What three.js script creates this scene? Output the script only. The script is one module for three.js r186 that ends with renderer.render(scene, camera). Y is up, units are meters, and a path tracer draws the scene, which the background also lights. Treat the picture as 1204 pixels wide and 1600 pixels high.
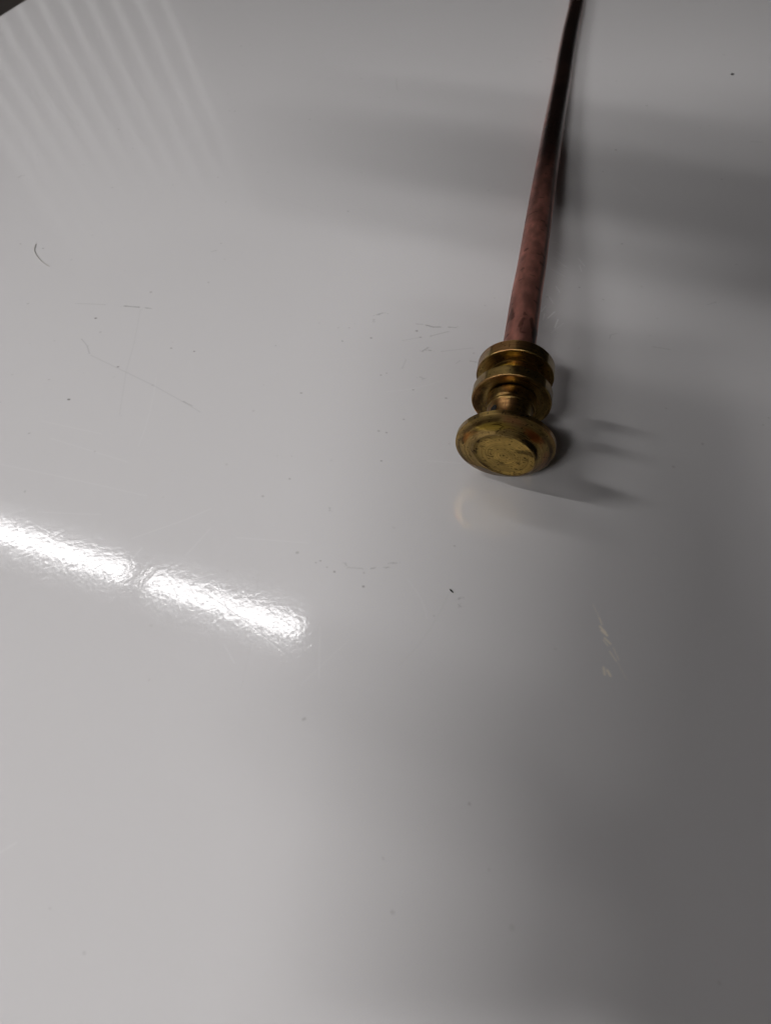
import * as THREE from 'three';
import { RectAreaLightUniformsLib } from 'three/addons/lights/RectAreaLightUniformsLib.js';
import { RoundedBoxGeometry } from 'three/addons/geometries/RoundedBoxGeometry.js';
import { MarchingCubes } from 'three/addons/objects/MarchingCubes.js';
import { toCreasedNormals, mergeGeometries } from 'three/addons/utils/BufferGeometryUtils.js';

// ---------------------------------------------------------------- camera, surroundings, exposure
const scene = new THREE.Scene();
const EYE = 0.175, PITCH = 51.3 * Math.PI / 180;
const camera = new THREE.PerspectiveCamera(2 * Math.atan(800 / 1050) * 180 / Math.PI, 770 / 1024, 0.002, 60);
camera.position.set(0, EYE, 0);
camera.rotation.set(-PITCH, 0, 0);
camera.focus = 0.235; camera.userData.fStop = 18;
scene.background = new THREE.Color().setRGB(0.009, 0.0085, 0.008);
RectAreaLightUniformsLib.init();
const renderer = new THREE.WebGLRenderer({ antialias: true });
renderer.setSize(770, 1024);
renderer.toneMapping = THREE.LinearToneMapping;
renderer.toneMappingExposure = 0.97;
renderer.shadowMap.enabled = true;

// ---------------------------------------------------------------- helpers
let seed = 20;
const rnd = () => { seed = (seed * 1664525 + 1013904223) >>> 0; return seed / 4294967296; };
const taken = {};
const numbered = n => { const k = taken[n] = (taken[n] ?? -1) + 1; return k ? `${n}_${String(k).padStart(3, '0')}` : n; };
function thing(name, label, category, group) {
  const o = new THREE.Group(); o.name = numbered(name); o.userData = { label, category }; if (group) o.userData.group = group;
  scene.add(o); return o;
}
function obj(name, geometry, material, parent) {
  const m = new THREE.Mesh(geometry, material); m.name = name; m.castShadow = m.receiveShadow = true; parent.add(m); return m;
}
function tag(m, label, category) { m.userData.label = label; m.userData.category = category; return m; }
// smooth value noise that tiles with period (px, py)
function hash(ix, iy, s) { let h = (ix * 374761393 + iy * 668265263 + s * 1274126177) | 0; h = Math.imul(h ^ (h >>> 13), 1274126177); return ((h ^ (h >>> 16)) >>> 0) / 4294967296; }
function noise(x, y, px, py, s) {
  const x0 = Math.floor(x), y0 = Math.floor(y), fx = x - x0, fy = y - y0, u = fx * fx * (3 - 2 * fx), v = fy * fy * (3 - 2 * fy);
  const w = (a, n) => ((a % n) + n) % n, a = w(x0, px), b = w(x0 + 1, px), c = w(y0, py), d = w(y0 + 1, py);
  return (hash(a, c, s) * (1 - u) + hash(b, c, s) * u) * (1 - v) + (hash(a, d, s) * (1 - u) + hash(b, d, s) * u) * v;
}
function fbm(u, v, fx, fy, oct, s) { let a = 0, k = 0.5, t = 0; for (let o = 0; o < oct; o++) { a += k * noise(u * fx, v * fy, fx, fy, s + o); t += k; k *= 0.5; fx *= 2; fy *= 2; } return a / t; }
const smooth = (a, b, x) => { const t = Math.min(1, Math.max(0, (x - a) / (b - a))); return t * t * (3 - 2 * t); };
function dataTexture(w, h, f, srgb) {                             // f(u, v) -> [r, g, b] in 0..1
  const d = new Uint8Array(w * h * 4);
  for (let j = 0; j < h; j++) for (let i = 0; i < w; i++) {
    const c = f((i + 0.5) / w, (j + 0.5) / h, i, j), k = (j * w + i) * 4;
    for (let q = 0; q < 3; q++) d[k + q] = Math.max(0, Math.min(255, Math.round(c[q] * 255)));
    d[k + 3] = 255;
  }
  const t = new THREE.DataTexture(d, w, h); t.wrapS = t.wrapT = THREE.RepeatWrapping; t.magFilter = THREE.LinearFilter;
  if (srgb) t.colorSpace = THREE.SRGBColorSpace;
  t.needsUpdate = true; return t;
}
// wear and painted light glints on the white top: width in mm, strength, then x,z in mm on the table
const SCUFFS = `0.62 0.75 -115.5,-257.0 -112.0,-256.5 -108.5,-256.1
0.51 0.60 -105.8,-255.6 -103.2,-255.1
0.28 0.30 -136.7,-258.9 -124.0,-258.0
0.43 0.40 -127.5,-233.3 -124.1,-229.0 -121.7,-223.9
0.26 0.26 -120.8,-222.7 -105.9,-213.3 -91.1,-204.0 -76.6,-193.7 -70.1,-188.7
0.39 0.50 -77.7,-194.7 -73.8,-192.2
0.28 0.12 -107.6,-254.6 -104.9,-231.1 -103.7,-211.8 -100.1,-186.6
0.46 0.30 -83.9,-301.7 -81.6,-302.9
0.64 0.40 -203.6,-378.3 -202.3,-380.6
0.32 0.30 -18.9,-142.1 -18.4,-140.7
0.60 0.75 17.3,-243.0 20.3,-241.7 23.6,-241.7
0.44 0.60 26.8,-241.7 30.4,-241.2
0.44 0.40 13.2,-243.9 16.0,-243.5
0.43 0.45 18.9,-235.4 26.7,-238.5
0.27 0.22 7.5,-232.4 14.6,-234.6
0.53 0.55 15.1,-225.2 17.8,-227.7
0.53 0.55 17.5,-226.0 18.8,-225.6
0.26 0.25 23.2,-225.2 35.3,-227.3
0.84 0.35 -3.9,-250.4 -1.1,-251.8
0.55 0.30 -5.5,-245.3 -4.7,-247.1
0.51 0.35 13.5,-209.0 15.5,-207.9
0.31 0.40 28.8,-217.7 30.2,-219.0
0.42 0.50 34.4,-219.0 36.9,-218.2
0.26 0.22 6.7,-214.5 8.4,-219.8
0.30 0.40 -12.7,-119.6 -12.2,-118.6
0.24 0.30 -11.4,-117.9 -7.2,-117.6
0.30 0.40 -4.4,-117.6 -3.2,-117.9
0.32 0.50 0.2,-117.9 1.0,-118.1
0.24 0.40 1.4,-119.6 3.6,-119.6
0.29 0.40 21.9,-106.5 22.9,-106.9
0.29 0.40 21.9,-104.7 22.5,-103.8
0.44 0.25 7.5,-524.6 7.7,-504.0
0.65 0.30 109.8,-556.4 111.9,-555.1
0.60 0.28 116.8,-562.9 120.4,-559.0
0.57 0.35 218.1,-424.0 223.9,-423.2
0.38 0.35 94.2,-233.7 95.3,-236.3 97.7,-237.2
0.28 0.30 142.7,-258.0 147.0,-259.9
0.32 0.30 111.1,-228.1 117.6,-226.4
0.24 0.20 26.6,-176.3 32.7,-179.0`;
const DOTS = `0.81 0.60 -166.6,-304.6
0.69 0.50 -178.9,-308.7
1.11 0.70 -125.8,-248.0
0.77 0.90 -108.0,-215.3
1.11 0.80 -122.1,-195.8
0.69 0.70 -88.9,-227.3
0.69 0.80 -79.0,-225.2
0.63 0.50 -80.8,-309.3
0.95 0.70 13.1,-239.0
0.75 0.80 -6.2,-234.1
0.70 0.55 -18.2,-232.0
0.55 0.50 -15.6,-241.2
0.66 0.50 -2.0,-210.2
0.56 0.40 0.3,-211.4
0.75 0.60 -32.9,-199.5
0.60 0.50 10.7,-201.4
0.74 0.60 23.2,-196.6
0.62 0.50 6.7,-184.8
0.71 0.50 0.2,-177.7
0.55 0.80 -1.6,-163.5
0.70 0.50 14.6,-234.6
0.52 0.50 -20.6,-120.5
0.40 0.40 -22.0,-119.8
0.56 0.80 -16.0,-116.4
0.40 0.40 -18.4,-118.1
0.48 0.40 -6.8,-116.0
0.63 0.90 -6.9,-111.0
0.41 0.50 22.0,-126.3
1.24 0.50 168.6,-477.3
1.13 0.70 134.9,-412.8
0.92 0.50 185.5,-376.1
0.57 0.50 97.0,-261.9
0.70 0.70 88.1,-271.4
0.67 0.40 -33.4,-155.0
0.82 0.50 -99.9,-469.1
1.15 0.40 -108.6,-588.3
0.73 0.60 -19.6,-340.7
0.71 0.40 -93.1,-378.3
1.18 0.30 -163.8,-441.2
1.04 0.25 -148.7,-366.5
0.49 0.40 -20.3,-241.2
0.43 0.50 -45.8,-229.0
1.01 0.16 1.4,-24.4`;
const SCRATCH_GLINTS = `0.56 0.50 68.2,-252.7 70.8,-257.0
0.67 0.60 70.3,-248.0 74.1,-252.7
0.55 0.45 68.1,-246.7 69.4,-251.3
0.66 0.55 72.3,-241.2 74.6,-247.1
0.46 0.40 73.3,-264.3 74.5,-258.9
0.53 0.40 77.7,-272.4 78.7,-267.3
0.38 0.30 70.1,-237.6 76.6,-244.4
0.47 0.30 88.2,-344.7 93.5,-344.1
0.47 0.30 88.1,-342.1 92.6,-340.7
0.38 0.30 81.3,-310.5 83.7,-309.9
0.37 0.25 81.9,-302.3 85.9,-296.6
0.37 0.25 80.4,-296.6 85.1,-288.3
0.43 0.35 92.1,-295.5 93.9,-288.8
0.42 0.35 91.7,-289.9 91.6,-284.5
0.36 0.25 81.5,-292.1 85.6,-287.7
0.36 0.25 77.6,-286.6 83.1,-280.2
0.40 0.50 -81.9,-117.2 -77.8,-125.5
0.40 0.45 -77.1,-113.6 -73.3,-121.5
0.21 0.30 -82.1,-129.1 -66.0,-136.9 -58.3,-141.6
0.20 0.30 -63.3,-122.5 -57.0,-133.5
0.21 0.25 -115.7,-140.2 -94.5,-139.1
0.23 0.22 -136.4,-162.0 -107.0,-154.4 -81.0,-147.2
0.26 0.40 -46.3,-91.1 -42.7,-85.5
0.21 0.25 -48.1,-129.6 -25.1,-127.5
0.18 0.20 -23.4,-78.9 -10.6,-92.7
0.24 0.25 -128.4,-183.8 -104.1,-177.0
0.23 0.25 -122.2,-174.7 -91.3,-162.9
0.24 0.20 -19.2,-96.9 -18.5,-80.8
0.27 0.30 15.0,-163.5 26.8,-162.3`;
const WARM_CAUSTIC = `0.57 0.55 63.3,-99.9 63.6,-97.7
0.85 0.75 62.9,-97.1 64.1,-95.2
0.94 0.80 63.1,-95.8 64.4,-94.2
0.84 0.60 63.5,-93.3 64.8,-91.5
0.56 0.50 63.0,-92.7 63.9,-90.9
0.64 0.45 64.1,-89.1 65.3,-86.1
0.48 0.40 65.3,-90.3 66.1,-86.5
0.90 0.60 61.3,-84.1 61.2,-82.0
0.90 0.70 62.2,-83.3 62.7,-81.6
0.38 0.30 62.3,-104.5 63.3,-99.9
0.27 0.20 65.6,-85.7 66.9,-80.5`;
// rows of lamps that are not mirrored in view: right end x, z, length, label, radiance, width, rim
const ROWS = [[-1.78, -0.339, 1.307, 'ceiling lamp high over the left side of the table', 56, 0.12, 0.085], [-0.069, 1.97, 1.578, 'nearer of the two ceiling lamps behind the person with the phone', 77, 0.12, 0.05], [-0.258, 2.18, 1.102, 'farther of the two ceiling lamps behind the person with the phone', 125, 0.12, 0.05]];

// ---------------------------------------------------------------- the white table
const SHEET = { x0: -0.37, z0: -0.74, size: 0.74 };                // the part of the top that carries individual marks
function tableColour() {
  const n = 2048, c = document.createElement('canvas'); c.width = c.height = n;
  const g = c.getContext('2d'), k = n / (SHEET.size * 1000);
  g.fillStyle = 'rgb(208,206,206)'; g.fillRect(0, 0, n, n);
  const X = x => (x - SHEET.x0 * 1000) * k, Z = z => (z - SHEET.z0 * 1000) * k;
  const stroke = (line, rgb, gain = 1, thick = 1) => {
    const [w, a, ...pts] = line.trim().split(/\s+/), p = pts.map(q => q.split(',').map(Number)), wide = Math.max(0.9, w * k * thick);
    g.lineCap = g.lineJoin = 'round'; g.strokeStyle = `rgba(${rgb},${Math.min(1, a * gain)})`; g.lineWidth = wide;
    g.beginPath(); p.forEach(([x, z], i) => i ? g.lineTo(X(x), Z(z)) : g.moveTo(X(x), Z(z)));
    if (p.length === 1) g.lineTo(X(p[0][0]) + 0.3 + wide * 0.4, Z(p[0][1]) + 0.2);
    g.stroke();
    return { p, wide, a: +a };
  };
  for (const l of SCUFFS.split('\n')) {
    const { p, wide } = stroke(l, '78,77,75', 0.52, 0.8);
    for (let i = 0; i < 6; i++) {                                   // ragged ends and breaks of a rubbed mark
      const q = p[Math.floor(rnd() * p.length)];
      g.fillStyle = 'rgba(80,79,76,0.35)'; g.fillRect(X(q[0]) + (rnd() - 0.5) * wide * 6, Z(q[1]) + (rnd() - 0.5) * wide * 2, wide * 0.7, wide * 0.4);
    }
  }
  for (const l of DOTS.split('\n')) stroke(l, '66,63,60', 0.75, 0.7);
  for (let i = 0; i < 420; i++) {                                   // faint dust and pin marks
    const s = 0.6 + rnd() * 1.3; g.fillStyle = `rgba(90,86,82,${0.06 + 0.2 * rnd() ** 2})`;
    g.beginPath(); g.ellipse(rnd() * n, rnd() * n, s, s * (0.5 + rnd() * 0.5), rnd() * 3, 0, 7); g.fill();
  }
  for (let i = 0; i < 60; i++) {                                    // faint hairlines
    const x = rnd() * n, y = rnd() * n, a = rnd() * 6.3, l = 20 + rnd() * 120;
    g.strokeStyle = rnd() < 0.6 ? `rgba(235,235,235,${0.1 + rnd() * 0.25})` : `rgba(120,118,115,${0.03 + rnd() * 0.05})`; g.lineWidth = 0.8;
    g.beginPath(); g.moveTo(x, y); g.quadraticCurveTo(x + Math.cos(a) * l / 2 + rnd() * 8, y + Math.sin(a) * l / 2 + rnd() * 8, x + Math.cos(a) * l, y + Math.sin(a) * l); g.stroke();
  }
  for (const l of SCRATCH_GLINTS.split('\n')) stroke(l, '252,252,252', +l.split(/[\s,]+/)[2] > 60 ? 1.5 : 0.5, 0.6);  // scratches, their glints painted as pale strokes
  for (const l of WARM_CAUSTIC.split('\n')) stroke(l, '250,240,222', 1.15, 0.8);  // warm caustic spot beside the knob, painted into the table colour
  const t = new THREE.CanvasTexture(c); t.colorSpace = THREE.SRGBColorSpace; t.flipY = false; t.wrapS = t.wrapT = THREE.ClampToEdgeWrapping; t.magFilter = THREE.LinearFilter;
  return t;
}
// fine relief of the laminate: orange peel, scratches in every direction; heights -> normals
function tableRelief() {
  const n = 1024, h = new Float32Array(n * n), mm = 0.14 / n * 1000;
  for (let j = 0; j < n; j++) for (let i = 0; i < n; i++) h[j * n + i] = 0.0115 * fbm(i / n, j / n, 120, 120, 3, 3) + 0.004 * noise(i / n * 22, j / n * 22, 22, 22, 9);
  for (let s = 0; s < 2200; s++) {
    let x = rnd() * n, y = rnd() * n, a = rnd() * 6.3; const l = 20 + rnd() ** 2 * 300, b = (rnd() - 0.5) * 0.004, dep = 0.0005 + rnd() ** 4 * 0.0035;
    for (let t = 0; t < l; t++) {
      const f = Math.min(1, t / 10, (l - t) / 10), i = ((x | 0) % n + n) % n, j = ((y | 0) % n + n) % n;
      h[j * n + i] -= dep * f; x += Math.cos(a); y += Math.sin(a); a += b;
    }
  }
  return dataTexture(n, n, (u, v, i, j) => {
    const at = (x, y) => h[((y + n) % n) * n + (x + n) % n];
    const sx = (at(i + 1, j) - at(i - 1, j)) / (2 * mm), sy = (at(i, j + 1) - at(i, j - 1)) / (2 * mm);
    return [0.5 - sx * 10, 0.5 - sy * 10, 1];                       // slopes stored twenty times enlarged
  });
}
const reliefMap = tableRelief(); reliefMap.repeat.set(SHEET.size / 0.14, SHEET.size / 0.14);
const glossMap = dataTexture(512, 512, (u, v) => { const r = 0.75 + 0.5 * fbm(u, v, 6, 6, 5, 31); return [1, r, 1]; });
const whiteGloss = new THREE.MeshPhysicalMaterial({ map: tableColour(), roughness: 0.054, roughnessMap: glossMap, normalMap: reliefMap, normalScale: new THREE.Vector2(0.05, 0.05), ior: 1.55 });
const edgeWhite = new THREE.MeshStandardMaterial({ color: new THREE.Color().setRGB(0.55, 0.54, 0.52), roughness: 0.35 });
const table = thing('table', 'glossy white table top with fine scratches and scuffs under the copper tube', 'table');
{
  const x1 = 0.75, z0 = -1.25, z1 = 0.22;                         // the left edge runs slightly askew
  const edge = z => -0.3103 - 0.151 * (z + 0.68);              // x of the left edge at z
  const s = new THREE.Shape(); s.moveTo(edge(z1), -z1); s.lineTo(x1, -z1); s.lineTo(x1, -z0); s.lineTo(edge(z0), -z0); s.closePath();
  const g = new THREE.ExtrudeGeometry(s, { depth: 0.0205, bevelEnabled: true, bevelThickness: 0.0015, bevelSize: 0.0015, bevelSegments: 3, curveSegments: 4 });
  g.rotateX(-Math.PI / 2); g.translate(0, -0.022, 0);
  const p = g.attributes.position, uv = new Float32Array(p.count * 2);
  for (let i = 0; i < p.count; i++) { uv[2 * i] = (p.getX(i) - SHEET.x0) / SHEET.size; uv[2 * i + 1] = (p.getZ(i) - SHEET.z0) / SHEET.size; }
  g.setAttribute('uv', new THREE.BufferAttribute(uv, 2));
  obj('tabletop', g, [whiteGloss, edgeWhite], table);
  for (const [x, z] of [[-0.2, 0.15], [0.7, 0.15], [-0.3, -1.18], [0.7, -1.18]]) { const l = obj('leg', new RoundedBoxGeometry(0.045, 0.7075, 0.045, 2, 0.004), edgeWhite, table); l.position.set(x, -0.0221 - 0.35375, z); }
}
// floor far below the table edge
const floorMap = dataTexture(512, 512, (u, v) => { const g = fbm(u, v, 4, 60, 4, 12), k = 0.7 + 0.6 * g; return [0.20 * k, 0.13 * k, 0.08 * k]; }, true);
floorMap.repeat.set(4, 4);
const floor = obj('floor', new THREE.BoxGeometry(8, 0.05, 8), new THREE.MeshStandardMaterial({ map: floorMap, roughness: 0.95 }), scene);
floor.position.set(-0.5, -0.76, -1); floor.userData.kind = 'structure';

// ---------------------------------------------------------------- brass and copper
function brassMap(s, marks = c => c) {
  return dataTexture(1024, 256, (u, v) => {
    const m = fbm(u, v, 9, 4, 5, s), fine = fbm(u, v, 60, 40, 3, s + 7), line = fbm(u, v, 3, 90, 2, s + 13);
    const stain = smooth(0.47, 0.8, fbm(u, v, 14, 5, 6, s + 21)), pink = smooth(0.55, 0.75, fbm(u, v, 7, 3, 4, s + 33));
    let c = [0.68, 0.565, 0.335];
    const w = 0.62 + 0.45 * m + 0.22 * (fine - 0.5) + 0.3 * (line - 0.5);
    c = c.map(x => x * w);
    c = c.map((x, i) => x * (1 - pink * 0.5) + [0.66, 0.44, 0.30][i] * pink * 0.5);
    c = c.map((x, i) => x * (1 - stain * 0.62) + [0.16, 0.11, 0.05][i] * stain * 0.62);
    const pit = smooth(0.74, 0.84, fbm(u, v, 110, 30, 2, s + 41));
    return marks(c.map(x => x * (1 - 0.45 * pit)), u, v);
  }, true);
}
const brassRough = dataTexture(512, 256, (u, v) => { const r = 0.7 + 0.5 * fbm(u, v, 12, 8, 4, 77) + 0.25 * (fbm(u, v, 2, 90, 2, 78) - 0.5); return [1, r, 1]; });
const latheBump = dataTexture(256, 512, (u, v) => { const b = 0.6 * fbm(u, v, 2, 120, 2, 91) + 0.4 * fbm(u, v, 40, 20, 3, 92); return [b, b, b]; });
const brass = (s, r = 0.4, marks) => new THREE.MeshPhysicalMaterial({ map: brassMap(s, marks), metalness: 1, roughness: r, roughnessMap: brassRough, bumpMap: latheBump, bumpScale: 0.00004 });
const brassBody = brass(5, 0.36), brassCap = brass(205, 0.36, (c, u, v) => {                  // tarnish, wear and grime of the cap, with reflections painted in
  const w = (fbm(u, v, 14, 10, 4, 611) - 0.5) * 0.12, d = (a, b) => { const q = Math.abs(((u + w - a) % 1 + 1) % 1); return Math.min(q, 1 - q) / b; };
  const tint = (k, t) => { c = c.map((x, i) => x * (1 - k) + t[i] * k); };
  tint(0.75 * smooth(1, 0.2, Math.hypot(d(0.115, 0.075), (v + w - 0.68) / 0.16)), [0.56, 0.27, 0.10]);
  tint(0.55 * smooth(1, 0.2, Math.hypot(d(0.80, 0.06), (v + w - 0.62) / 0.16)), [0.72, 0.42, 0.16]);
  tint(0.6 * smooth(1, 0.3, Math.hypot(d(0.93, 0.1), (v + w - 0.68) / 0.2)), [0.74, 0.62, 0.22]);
  tint(0.85 * smooth(1, 0.3, Math.hypot(d(0.13, 0.09), (v + w - 0.88) / 0.1)), [0.06, 0.04, 0.02]);
  tint(0.5 * smooth(1, 0.2, d(0.955, 0.012) + smooth(0.12, 0.3, Math.abs(v - 0.74)) * 2), [0.12, 0.09, 0.04]);
  tint(0.5 * smooth(0.4, 0.52, v) * smooth(0.6, 0.5, v) * smooth(0.35, 0.6, fbm(u, v, 22, 6, 3, 617)), [0.14, 0.09, 0.05]);
  return c;
});
const O = new THREE.Vector3(0.03903416, 0.01616626, -0.15425683), A = new THREE.Vector3(0.20286916, 0.12186934, -0.97159249).normalize();
const RX = new THREE.Vector3().crossVectors(A, new THREE.Vector3(0, 1, 0)).normalize(), RZ = new THREE.Vector3().crossVectors(RX, A);
const rod = thing('copper_tube', 'bent copper tube with a turned brass knob on its end, lying on the white table', 'tube');
rod.position.set(O.x, 0, O.z);
const knob = new THREE.Group(); knob.name = 'knob'; rod.add(knob);
knob.matrixAutoUpdate = true; knob.position.set(0, O.y, 0); knob.quaternion.setFromRotationMatrix(new THREE.Matrix4().makeBasis(RX, A, RZ));
// profile points [s, r] in mm along the axis; s = 0 at the front rim of the cap
function turned(points, bend) {
  const g = new THREE.LatheGeometry(points.map(([s, r]) => new THREE.Vector2(r / 1000, s / 1000)), 180);
  if (bend) { const p = g.attributes.position; for (let i = 0; i < p.count; i++) p.setXYZ(i, ...bend(p.getX(i), p.getY(i), p.getZ(i))); }
  const q = toCreasedNormals(g, 0.45); return q;
}
const slant = (x, y, z) => { const r = Math.hypot(x, z), k = smooth(0.0162, 0.0104, r) * smooth(-0.0006, -0.003, y); return [x, y - 0.15 * x * k, z]; };
const dome = []; for (let i = 0; i <= 10; i++) { const t = i / 10; dome.push([-3.3 + 3.3 * t - 0.2 * Math.sin(Math.PI * t), 10.35 + 5.75 * t]); }
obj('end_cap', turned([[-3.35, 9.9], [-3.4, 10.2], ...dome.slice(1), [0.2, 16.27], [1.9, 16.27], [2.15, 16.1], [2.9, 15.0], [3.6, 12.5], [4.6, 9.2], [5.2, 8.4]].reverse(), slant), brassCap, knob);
// flat worn face with turning rings and a centre mark
const faceMap = dataTexture(512, 512, (u, v) => {
  const x = u * 2 - 1, y = v * 2 - 1, r = Math.hypot(x, y), th = Math.atan2(y, x) / 6.2832 + 0.5;
  const wear = fbm(u, v, 5, 5, 5, 301), ring = fbm(r * 0.5, th, 130, 3, 2, 305), edge = smooth(0.72, 0.95, r + 0.12 * (fbm(th, r, 8, 4, 3, 309) - 0.5));
  let c = [0.76, 0.64, 0.36].map(q => q * (0.72 + 0.4 * wear + 0.3 * (ring - 0.5)));
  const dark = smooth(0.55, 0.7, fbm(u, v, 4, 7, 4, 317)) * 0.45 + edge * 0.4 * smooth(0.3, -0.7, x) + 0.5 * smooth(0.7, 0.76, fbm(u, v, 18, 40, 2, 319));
  c = c.map((q, i) => q * (1 - dark) + [0.14, 0.10, 0.05][i] * dark);
  const hole = smooth(0.028, 0.016, r); return c.map(q => q * (1 - hole * 0.95));
}, true);
const faceBump = dataTexture(512, 512, (u, v) => { const x = u * 2 - 1, y = v * 2 - 1, r = Math.hypot(x, y); let b = 0.5 * noise(r * 40, 0, 400, 400, 401) + 0.25 * noise(r * 90, 0, 400, 400, 403) + 0.25 * fbm(u, v, 60, 60, 2, 405); b -= 0.8 * smooth(0.03, 0.0, r); return [b, b, b]; });
{
  const g = turned([[-3.36, 9.95], [-3.36, 9.3], [-3.31, 9.2], [-3.31, 8.9], [-3.35, 8.8], [-3.35, 1], [-3.35, 0.22], [-3.0, 0.05], [-3.0, 0]], slant);
  const p = g.attributes.position, uv = g.attributes.uv; for (let i = 0; i < p.count; i++) uv.setXY(i, 0.5 + p.getX(i) / 0.02, 0.5 + p.getZ(i) / 0.02);
  obj('end_face', g, new THREE.MeshPhysicalMaterial({ map: faceMap, metalness: 1, roughness: 0.62, bumpMap: faceBump, bumpScale: 0.00015 }), knob);
}
const neckPts = [[4.2, 9.6], [4.7, 8.6], [5.6, 7.85], [7.2, 7.45], [9, 7.35], [14, 7.4], [15.2, 7.55], [15.7, 7.9], [15.8, 8.35], [16.3, 8.5], [18.9, 8.5], [19.9, 8.6]];
const neck = obj('neck', turned(neckPts.slice().reverse()), brassBody, knob);
const hole = obj('screw_hole', new THREE.CylinderGeometry(0.0013, 0.0013, 0.0007, 24), new THREE.MeshStandardMaterial({ color: 0x060503, roughness: 0.9 }), knob);
{ const a = -0.86; hole.position.set(Math.sin(a) * 0.00712, 0.0119, Math.cos(a) * 0.00712); hole.quaternion.setFromUnitVectors(new THREE.Vector3(0, 1, 0), new THREE.Vector3(Math.sin(a), 0, Math.cos(a))); }
obj('ring', turned([[20.6, 8.3], [20.5, 9.2], [20.2, 10.6], [19.75, 12.2], [19.5, 13.1], [19.6, 13.45], [19.9, 13.65], [23.6, 13.68], [23.85, 13.55], [23.95, 13.2], [24.0, 9.2]].reverse()), brassBody, knob);
obj('groove', turned([[23.8, 9.3], [30.0, 9.3], [31.6, 9.3]].reverse()), brassCap, knob);
obj('ring', turned([[31.2, 9.0], [31.1, 12.9], [31.15, 13.3], [31.4, 13.5], [35.7, 13.54], [36.0, 13.35], [36.1, 13.0], [36.3, 6.9], [35.6, 6.0]].reverse()), brassBody, knob);
// copper tube: out of the knob, up, and down on to the table again
const copperMap = dataTexture(2048, 512, (v, u) => {               // v along, u round
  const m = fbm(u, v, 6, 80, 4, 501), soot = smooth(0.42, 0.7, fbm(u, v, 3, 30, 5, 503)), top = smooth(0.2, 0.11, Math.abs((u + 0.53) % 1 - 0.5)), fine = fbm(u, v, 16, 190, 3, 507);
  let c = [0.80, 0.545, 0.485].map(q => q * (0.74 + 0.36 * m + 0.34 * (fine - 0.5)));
  const far = smooth(0.11, 0.2, v), dark = smooth(0.09, 0.27, v + 0.1 * (fbm(u, v, 12, 22, 4, 515) - 0.5)), fleck = smooth(0.74, 0.8, fbm(u, v, 10, 420, 2, 511)), shadeStrip = smooth(0.05, 0.0, Math.abs(u - 0.86 + 0.05 * (fbm(u, v, 2, 20, 2, 519) - 0.5)));  // includes a painted strip of shading down the right side
  const d = Math.min(0.95, soot * 0.22 + top * dark * (0.8 - 0.35 * smooth(0.42, 0.6, v)) + 0.32 * fleck + shadeStrip * 0.55 * (1 - dark) + 0.4 * smooth(0.006, 0.002, Math.abs(v - 0.0215 + 0.006 * Math.sin(u * 31))) * smooth(0.5, 0.62, fbm(u, v, 11, 200, 2, 523)));  // reflection of the dark overhead is painted along the far top
  c = c.map((q, i) => q * (1 - d) + [0.17, 0.095, 0.07][i] * d);
  return c;
}, true);
const copperRough = dataTexture(512, 128, (v, u) => { const r = 1 - 0.52 * smooth(0.1, 0.3, v) + 0.25 * smooth(0.42, 0.6, v) + 0.25 * (fbm(u, v, 8, 90, 3, 531) - 0.5); return [1, r, 1]; });
const copperBump = dataTexture(1024, 256, (v, u) => { const b = fbm(u, v, 14, 260, 3, 521); return [b, b, b]; });
const copper = new THREE.MeshPhysicalMaterial({ map: copperMap, metalness: 0.9, roughness: 0.46, roughnessMap: copperRough, bumpMap: copperBump, bumpScale: 0.00012 });
{
  const P = [[0.0459, 0.0203, -0.1873], [0.0484, 0.0218, -0.1990], [0.0554, 0.0219, -0.2317], [0.0603, 0.0208, -0.2526], [0.0674, 0.0182, -0.2847], [0.0750, 0.0152, -0.3191], [0.0882, 0.0113, -0.3776], [0.0999, 0.0090, -0.4292], [0.1151, 0.0071, -0.4944], [0.1356, 0.0061, -0.5842], [0.1583, 0.0060, -0.6780], [0.1836, 0.0060, -0.7964], [0.235, 0.006, -1.02], [0.26, 0.006, -1.13]].map(p => new THREE.Vector3(p[0] - O.x, p[1], p[2] - O.z));
  const curve = new THREE.CatmullRomCurve3(P, false, 'centripetal');
  obj('tube', new THREE.TubeGeometry(curve, 260, 0.00595, 48, false), copper, rod);
}

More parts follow.
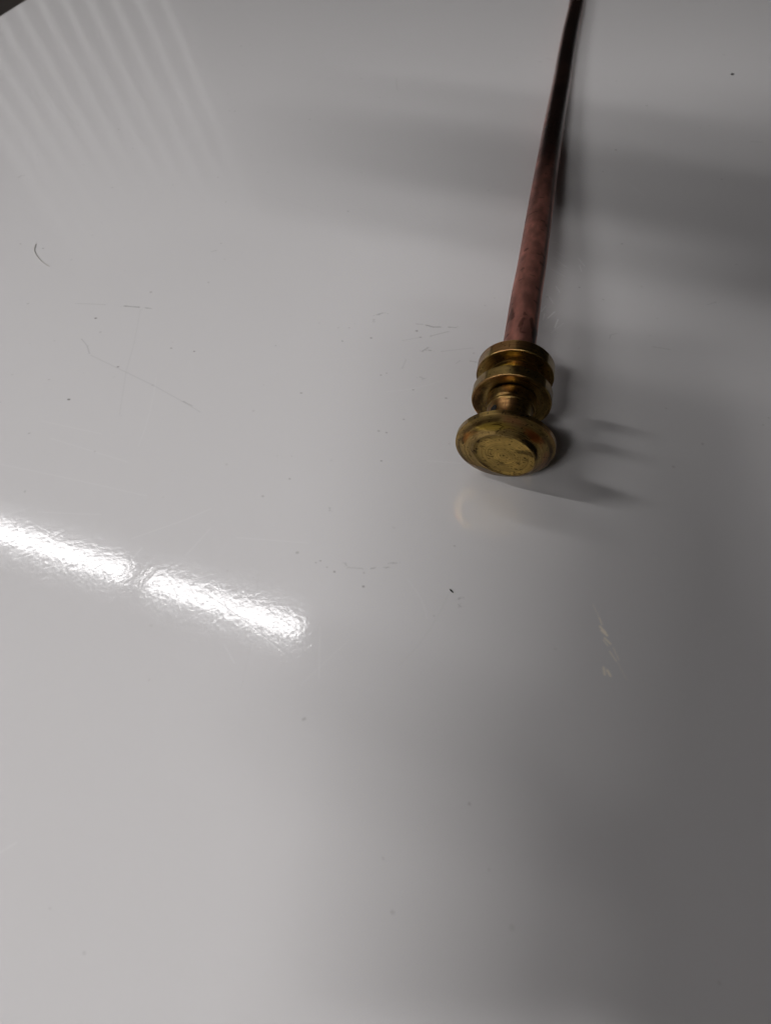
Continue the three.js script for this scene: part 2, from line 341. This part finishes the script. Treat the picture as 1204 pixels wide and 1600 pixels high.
// ---------------------------------------------------------------- small dirt lying on the top
{
  const f = [[-170.9, -308.1], [-169.8, -302.3], [-166.4, -296.6], [-161.6, -291], [-158.1, -288.3]].map(([x, z]) => new THREE.Vector3(x / 1000, 0.0003, z / 1000));
  tag(obj('fibre', new THREE.TubeGeometry(new THREE.CatmullRomCurve3(f), 30, 0.00014, 6), new THREE.MeshStandardMaterial({ color: 0xb0aca6, roughness: 0.9 }), scene), 'short curved grey fibre lying on the white table near its left edge', 'fibre');
  const crumb = (x, z, l, w, turn, label) => { const g = new THREE.IcosahedronGeometry(1, 2), p = g.attributes.position; for (let i = 0; i < p.count; i++) { const k = 0.75 + 0.5 * noise(p.getX(i) * 2 + 9, p.getY(i) * 2 + p.getZ(i) * 3 + 9, 50, 50, 61); p.setXYZ(i, p.getX(i) * k * l / 2, p.getY(i) * k * w / 3 + w / 4, p.getZ(i) * k * w / 2); } g.computeVertexNormals(); const m = tag(obj(numbered('crumb'), g, new THREE.MeshStandardMaterial({ color: 0x1d1a17, roughness: 0.9 }), scene), label, 'crumb'); m.position.set(x, 0.0001, z); m.rotation.y = turn; };
  crumb(0.0201, -0.1092, 0.0016, 0.0005, -0.95, 'dark sliver of dirt on the bare white table below the brass knob');
  crumb(0.2413, -0.5305, 0.0026, 0.0015, 0.1, 'dark crumb on the table far right of the copper tube');
}

// ---------------------------------------------------------------- ceiling lamps: rows of tubes in white trays
const tray = new THREE.MeshStandardMaterial({ color: new THREE.Color().setRGB(0.7, 0.72, 0.74), roughness: 0.5, side: THREE.DoubleSide });
const glowing = new THREE.MeshStandardMaterial({ color: 0xffffff, emissive: new THREE.Color(1, 0.98, 0.978), emissiveIntensity: 7, roughness: 0.4 });
const V3 = (x, z) => new THREE.Vector3(x, 2, z);
const ROW = new THREE.Vector3(-1.2737, 0, -0.4516).normalize();     // the rows run this way, away to the left
function lamp(end, length, label, nits, wide, rim = 0.085) {
  const t = thing('ceiling_lamp', label, 'lamp'); const mid = end.clone().addScaledVector(ROW, length / 2), h = wide / 2 + rim, e = rim * 0.8;
  t.position.copy(mid); t.rotation.y = Math.atan2(-ROW.z, ROW.x);
  const s = new THREE.Shape([[-h, -0.02], [-h + e, 0.05], [h - e, 0.05], [h, -0.02], [h, -0.014], [h - e + 0.004, 0.056], [-h + e - 0.004, 0.056], [-h, -0.014]].map(p => new THREE.Vector2(...p)));
  const g = new THREE.ExtrudeGeometry(s, { depth: length - 0.01, bevelEnabled: false }); g.translate(0, 0, -(length - 0.01) / 2); g.rotateY(Math.PI / 2);
  obj('tray', g, tray, t);
  for (let i = 0, n = Math.max(1, Math.round(wide / 0.06)); i < n; i++) { const b = new THREE.CylinderGeometry(0.018, 0.018, length - 0.06, 20); b.rotateZ(Math.PI / 2); b.translate(0, 0.024, wide * ((i + 0.5) / n - 0.5)); obj(numbered('tube'), b, glowing, t); }
  const l = new THREE.RectAreaLight(new THREE.Color(1, 0.98, 0.978), nits, length - 0.05, wide); l.position.set(0, 0.001, 0); l.rotation.x = -Math.PI / 2; l.name = 'lamp_light'; t.add(l);
}
lamp(V3(-0.2884, -1.1912), 0.69, 'shorter tube lamp of the pair mirrored in the table at left', 10.5, 0.08);
lamp(V3(-0.975, -1.437), 1.42, 'longer tube lamp of the pair mirrored in the table at left', 10.5, 0.08);
for (const [x, z, length, label, nits, wide, rim] of ROWS) lamp(V3(x, z), length, label, nits, wide, rim);

// ---------------------------------------------------------------- what stands round the table: mirrored in the top, or shading it
{
  const t = thing('slatted_screen', 'leaning screen of pale upright slats mirrored in the far left corner of the table', 'screen'); t.position.set(-0.98, -0.735, -2.2); t.rotation.z = -0.25;
  const pale = new THREE.MeshStandardMaterial({ color: new THREE.Color().setRGB(0.5, 0.5, 0.49), roughness: 0.7 }), back = new THREE.MeshStandardMaterial({ color: new THREE.Color().setRGB(0.12, 0.115, 0.11), roughness: 0.8 });
  const b = obj('back_board', new RoundedBoxGeometry(0.74, 1.75, 0.012, 2, 0.003), back, t); b.position.set(-0.22, 0.93, -0.014);
  const s = new RoundedBoxGeometry(0.024, 1.74, 0.016, 2, 0.005);
  for (let i = 0; i < 11; i++) { const q = obj(numbered('slat'), s, pale, t); q.position.set(-0.545 + 0.065 * i, 0.93, 0.001); }
}
{
  const t = thing('cabinet', 'dark brown wooden cabinet seen past the far left corner of the white table', 'cabinet'); t.position.set(-0.72, -0.735, -1.12);
  const woodMap = dataTexture(256, 512, (u, v) => { const k = 0.75 + 0.5 * fbm(u, v, 40, 3, 4, 701); return [0.11 * k, 0.068 * k, 0.036 * k]; }, true);
  const wood = new THREE.MeshStandardMaterial({ map: woodMap, roughness: 0.8 });
  const part = (n, w, h, d, x, y, z, m = wood) => { const q = obj(n, new RoundedBoxGeometry(w, h, d, 2, Math.min(w, h, d) * 0.2), m, t); q.position.set(x, y, z); return q; };
  part('carcass', 0.62, 0.56, 0.94, 0, 0.31, 0); part('top', 0.66, 0.025, 0.98, 0, 0.6035, 0); part('plinth', 0.58, 0.029, 0.9, 0, 0.0145, 0);
  for (const z of [-0.235, 0.235]) { part('door', 0.02, 0.52, 0.455, 0.321, 0.315, z); part('handle', 0.016, 0.1, 0.012, 0.341, 0.36, z - Math.sign(z) * 0.19, new THREE.MeshStandardMaterial({ color: 0x8a8a88, metalness: 1, roughness: 0.35 })); }
}
const UPV = new THREE.Vector3(0, Math.cos(PITCH), -Math.sin(PITCH)), FWD = new THREE.Vector3(0, -Math.sin(PITCH), -Math.cos(PITCH)), RIGHT = new THREE.Vector3(1, 0, 0);
{
  const t = thing('phone', 'dark phone held above the table by the person taking the picture', 'phone');
  t.position.set(0, EYE, 0).addScaledVector(UPV, -0.045).addScaledVector(FWD, -0.0062); t.quaternion.setFromRotationMatrix(new THREE.Matrix4().makeBasis(RIGHT, UPV, FWD.clone().negate()));
  const shell = new THREE.MeshPhysicalMaterial({ color: 0x17181a, roughness: 0.35, clearcoat: 0.5 });
  obj('case', new RoundedBoxGeometry(0.076, 0.16, 0.0085, 4, 0.004), shell, t);
  const bar = obj('camera_bar', new RoundedBoxGeometry(0.07, 0.022, 0.0012, 3, 0.0005), new THREE.MeshPhysicalMaterial({ color: 0x060607, roughness: 0.08 }), t); bar.position.set(0, 0.045, -0.0045);
  const sc = obj('screen', new RoundedBoxGeometry(0.07, 0.152, 0.0006, 2, 0.0002), new THREE.MeshPhysicalMaterial({ color: 0x08080a, roughness: 0.06 }), t); sc.position.set(0, 0, 0.0043);
}
// a person as one smooth surface: capsules joined by a smooth minimum
const V = (...a) => new THREE.Vector3(...a);
function field(bones) { // bone: [a, b, ra, rb, blend]
  const B = bones.map(([a, b, ra, rb, k]) => { const d = b.clone().sub(a); return { a, d, l: Math.max(1e-9, d.lengthSq()), ra, rb, k: k ?? 0.03 }; });
  return (x, y, z) => {
    let m = 1e3;
    for (const o of B) {
      const px = x - o.a.x, py = y - o.a.y, pz = z - o.a.z, t = Math.min(1, Math.max(0, (px * o.d.x + py * o.d.y + pz * o.d.z) / o.l));
      const e = Math.hypot(px - o.d.x * t, py - o.d.y * t, pz - o.d.z * t) - (o.ra + (o.rb - o.ra) * t), h = Math.max(o.k - Math.abs(m - e), 0) / o.k;
      m = Math.min(m, e) - h * h * o.k / 4;
    }
    return m;
  };
}
function surface(f, c, half, res) {
  const mc = new MarchingCubes(res, new THREE.MeshStandardMaterial(), false, false, 400000), n = mc.size, hs = mc.halfsize;
  for (let k = 0; k < n; k++) for (let j = 0; j < n; j++) for (let i = 0; i < n; i++) mc.field[i + j * n + k * n * n] = -f(c.x + (i - hs) / hs * half, c.y + (j - hs) / hs * half, c.z + (k - hs) / hs * half);
  mc.isolation = 0; mc.update();
  const g = new THREE.BufferGeometry(), q = mc.count, p = mc.positionArray.slice(0, q * 3);
  for (let i = 0; i < q; i++) { p[3 * i] = c.x + p[3 * i] * half; p[3 * i + 1] = c.y + p[3 * i + 1] * half; p[3 * i + 2] = c.z + p[3 * i + 2] * half; }
  g.setAttribute('position', new THREE.BufferAttribute(p, 3)); g.setAttribute('normal', new THREE.BufferAttribute(mc.normalArray.slice(0, q * 3), 3));
  return g;
}
{
  const t = thing('person', 'person in dark clothes leaning over the table and holding the phone', 'person'); 
  const hip = V(0.554, 0.211, 0.559), nb = V(0.294, 0.536, 0.259), chest = nb.clone().lerp(hip, 0.32), sA = V(0.136, 0.486, 0.196), sB = V(0.452, 0.486, 0.321), eA = V(0.025, 0.275, 0.037), wA = V(0.074, 0.071, 0.131), eB = V(0.298, 0.41, 0.086), wB = V(0.033, 0.383, 0.049);
  const head = V(0.45, 0.68, 0.33);
  const face = V(-0.5, -0.5, -0.7).normalize();
  const clothes = field([[sA, sB, 0.07, 0.07], [chest, hip, 0.14, 0.14, 0.03], [nb, chest, 0.06, 0.12, 0.03], [sA, eA, 0.05, 0.046], [eA, wA, 0.04, 0.036], [sB, eB, 0.05, 0.046, 0.015], [eB, wB, 0.044, 0.038, 0.015],
    [hip.clone().add(V(-0.06, 0, -0.02)), V(0.46, -0.24, 0.5), 0.11, 0.07, 0.06], [V(0.46, -0.24, 0.5), V(0.5, -0.66, 0.56), 0.065, 0.045], [hip.clone().add(V(0.06, 0, 0.02)), V(0.64, -0.24, 0.56), 0.11, 0.07, 0.06], [V(0.64, -0.24, 0.56), V(0.68, -0.66, 0.62), 0.065, 0.045]]);
  const side = new THREE.Vector3().crossVectors(face, V(0, 1, 0)).normalize(), brow = new THREE.Vector3().crossVectors(side, face).normalize();
  const on = (f, u, s) => head.clone().addScaledVector(face, f).addScaledVector(brow, u).addScaledVector(side, s);
  const skull = field([[nb, on(-0.03, -0.06, 0), 0.055, 0.05], [on(-0.02, 0.03, 0), on(0.015, 0.02, 0), 0.082, 0.075], [on(0.035, -0.045, 0), on(0.055, -0.075, 0), 0.05, 0.035, 0.04], [on(0.088, 0.015, 0), on(0.108, -0.022, 0), 0.008, 0.012, 0.015], [on(0.085, -0.055, -0.015), on(0.085, -0.055, 0.015), 0.007, 0.007, 0.01], [on(-0.01, 0.0, 0.08), on(-0.012, -0.03, 0.078), 0.012, 0.009, 0.01], [on(-0.01, 0.0, -0.08), on(-0.012, -0.03, -0.078), 0.012, 0.009, 0.01], [on(0.077, 0.022, -0.034), on(0.077, 0.022, 0.034), 0.012, 0.012, 0.015]]);
  const ph = (r, u, f) => V(0, EYE, 0).addScaledVector(UPV, -0.045 + u).addScaledVector(RIGHT, r).addScaledVector(FWD, -0.0062 + f);
  const palmA = ph(0.032, -0.05, -0.03), fingersA = [];
  for (let i = 0; i < 4; i++) { const u = -0.045 + 0.019 * i, a = ph(0.05, u - 0.012, -0.016), b = ph(0.052, u, 0.012), c = ph(0.02 - (i % 3) * 0.004, u + 0.003, 0.0135); fingersA.push([palmA.clone().lerp(a, 0.55), a, 0.011, 0.0095, 0.008], [a, b, 0.0095, 0.0088, 0.004], [b, c, 0.0085, 0.0072, 0.004]); }
  fingersA.push([palmA, ph(-0.02, -0.055, -0.03), 0.014, 0.011, 0.012], [ph(-0.02, -0.055, -0.03), ph(-0.047, -0.03, -0.012), 0.0105, 0.0085, 0.006]);
  const handA = field([[wA, palmA, 0.026, 0.024, 0.03], [palmA, ph(0.045, -0.03, -0.026), 0.02, 0.016, 0.02], ...fingersA]);
  const uB = wB.clone().sub(eB).normalize(), acrossB = new THREE.Vector3().crossVectors(uB, V(0.5, 0, -0.86)).normalize(), curlB = new THREE.Vector3().crossVectors(acrossB, uB), atB = (l, s, c) => wB.clone().addScaledVector(uB, l).addScaledVector(acrossB, s).addScaledVector(curlB, c), fingersB = [];
  for (let i = 0; i < 4; i++) { const s = (i - 1.5) * 0.021, k = [0.9, 1.05, 1, 0.8][i], a = atB(0.09, s, 0), b = atB(0.09 + 0.042 * k, s * 1.1, 0.006), c = atB(0.09 + 0.072 * k, s * 1.12, 0.022); fingersB.push([atB(0.06, s * 0.8, 0), a, 0.012, 0.0105, 0.006], [a, b, 0.0105, 0.0092, 0.004], [b, c, 0.009, 0.0076, 0.003]); }
  const handB = field([[wB, atB(0.055, 0, 0), 0.03, 0.026, 0.02], [atB(0.03, -0.012, 0), atB(0.08, -0.026, 0), 0.018, 0.014, 0.015], [atB(0.03, 0.012, 0), atB(0.08, 0.026, 0), 0.018, 0.014, 0.015], ...fingersB, [atB(0.025, 0.02, 0), atB(0.06, 0.052, 0.012), 0.015, 0.011, 0.012], [atB(0.06, 0.052, 0.012), atB(0.085, 0.06, 0.024), 0.0105, 0.0085, 0.005]]);
  const cloth = new THREE.MeshStandardMaterial({ color: new THREE.Color().setRGB(0.035, 0.035, 0.04), roughness: 0.95 }), skin = new THREE.MeshStandardMaterial({ color: new THREE.Color().setRGB(0.42, 0.26, 0.2), roughness: 0.6 }), hair = new THREE.MeshStandardMaterial({ color: new THREE.Color().setRGB(0.03, 0.022, 0.016), roughness: 0.8 });
  const body = obj('body', mergeGeometries([surface(skull, head.clone().add(V(-0.06, -0.07, -0.02)), 0.25, 90), surface(handA, V(0.005, 0.125, 0.09), 0.12, 78), surface(handB, V(-0.04, 0.378, 0.04), 0.13, 84)]), skin, t);
  obj('clothing', surface(clothes, V(0.36, -0.06, 0.35), 0.75, 110), cloth, t);
  obj('hair', surface((x, y, z) => { const q = V(x, y, z).sub(head), f = q.dot(face), u = q.dot(brow); return Math.max(skull(x, y, z) - 0.01, f * 0.9 - u * 0.55 - 0.018, -u - 0.05); }, head, 0.14, 60), hair, t);
  for (const [x, z] of [[0.5, 0.56], [0.68, 0.62]]) { const g = surface(field([[V(x + 0.01, -0.70, z + 0.02), V(x - 0.05, -0.708, z - 0.11), 0.042, 0.032, 0.03]]), V(x - 0.02, -0.7, z - 0.05), 0.14, 30); obj('shoe', g, cloth, t); }
}
renderer.render(scene, camera);
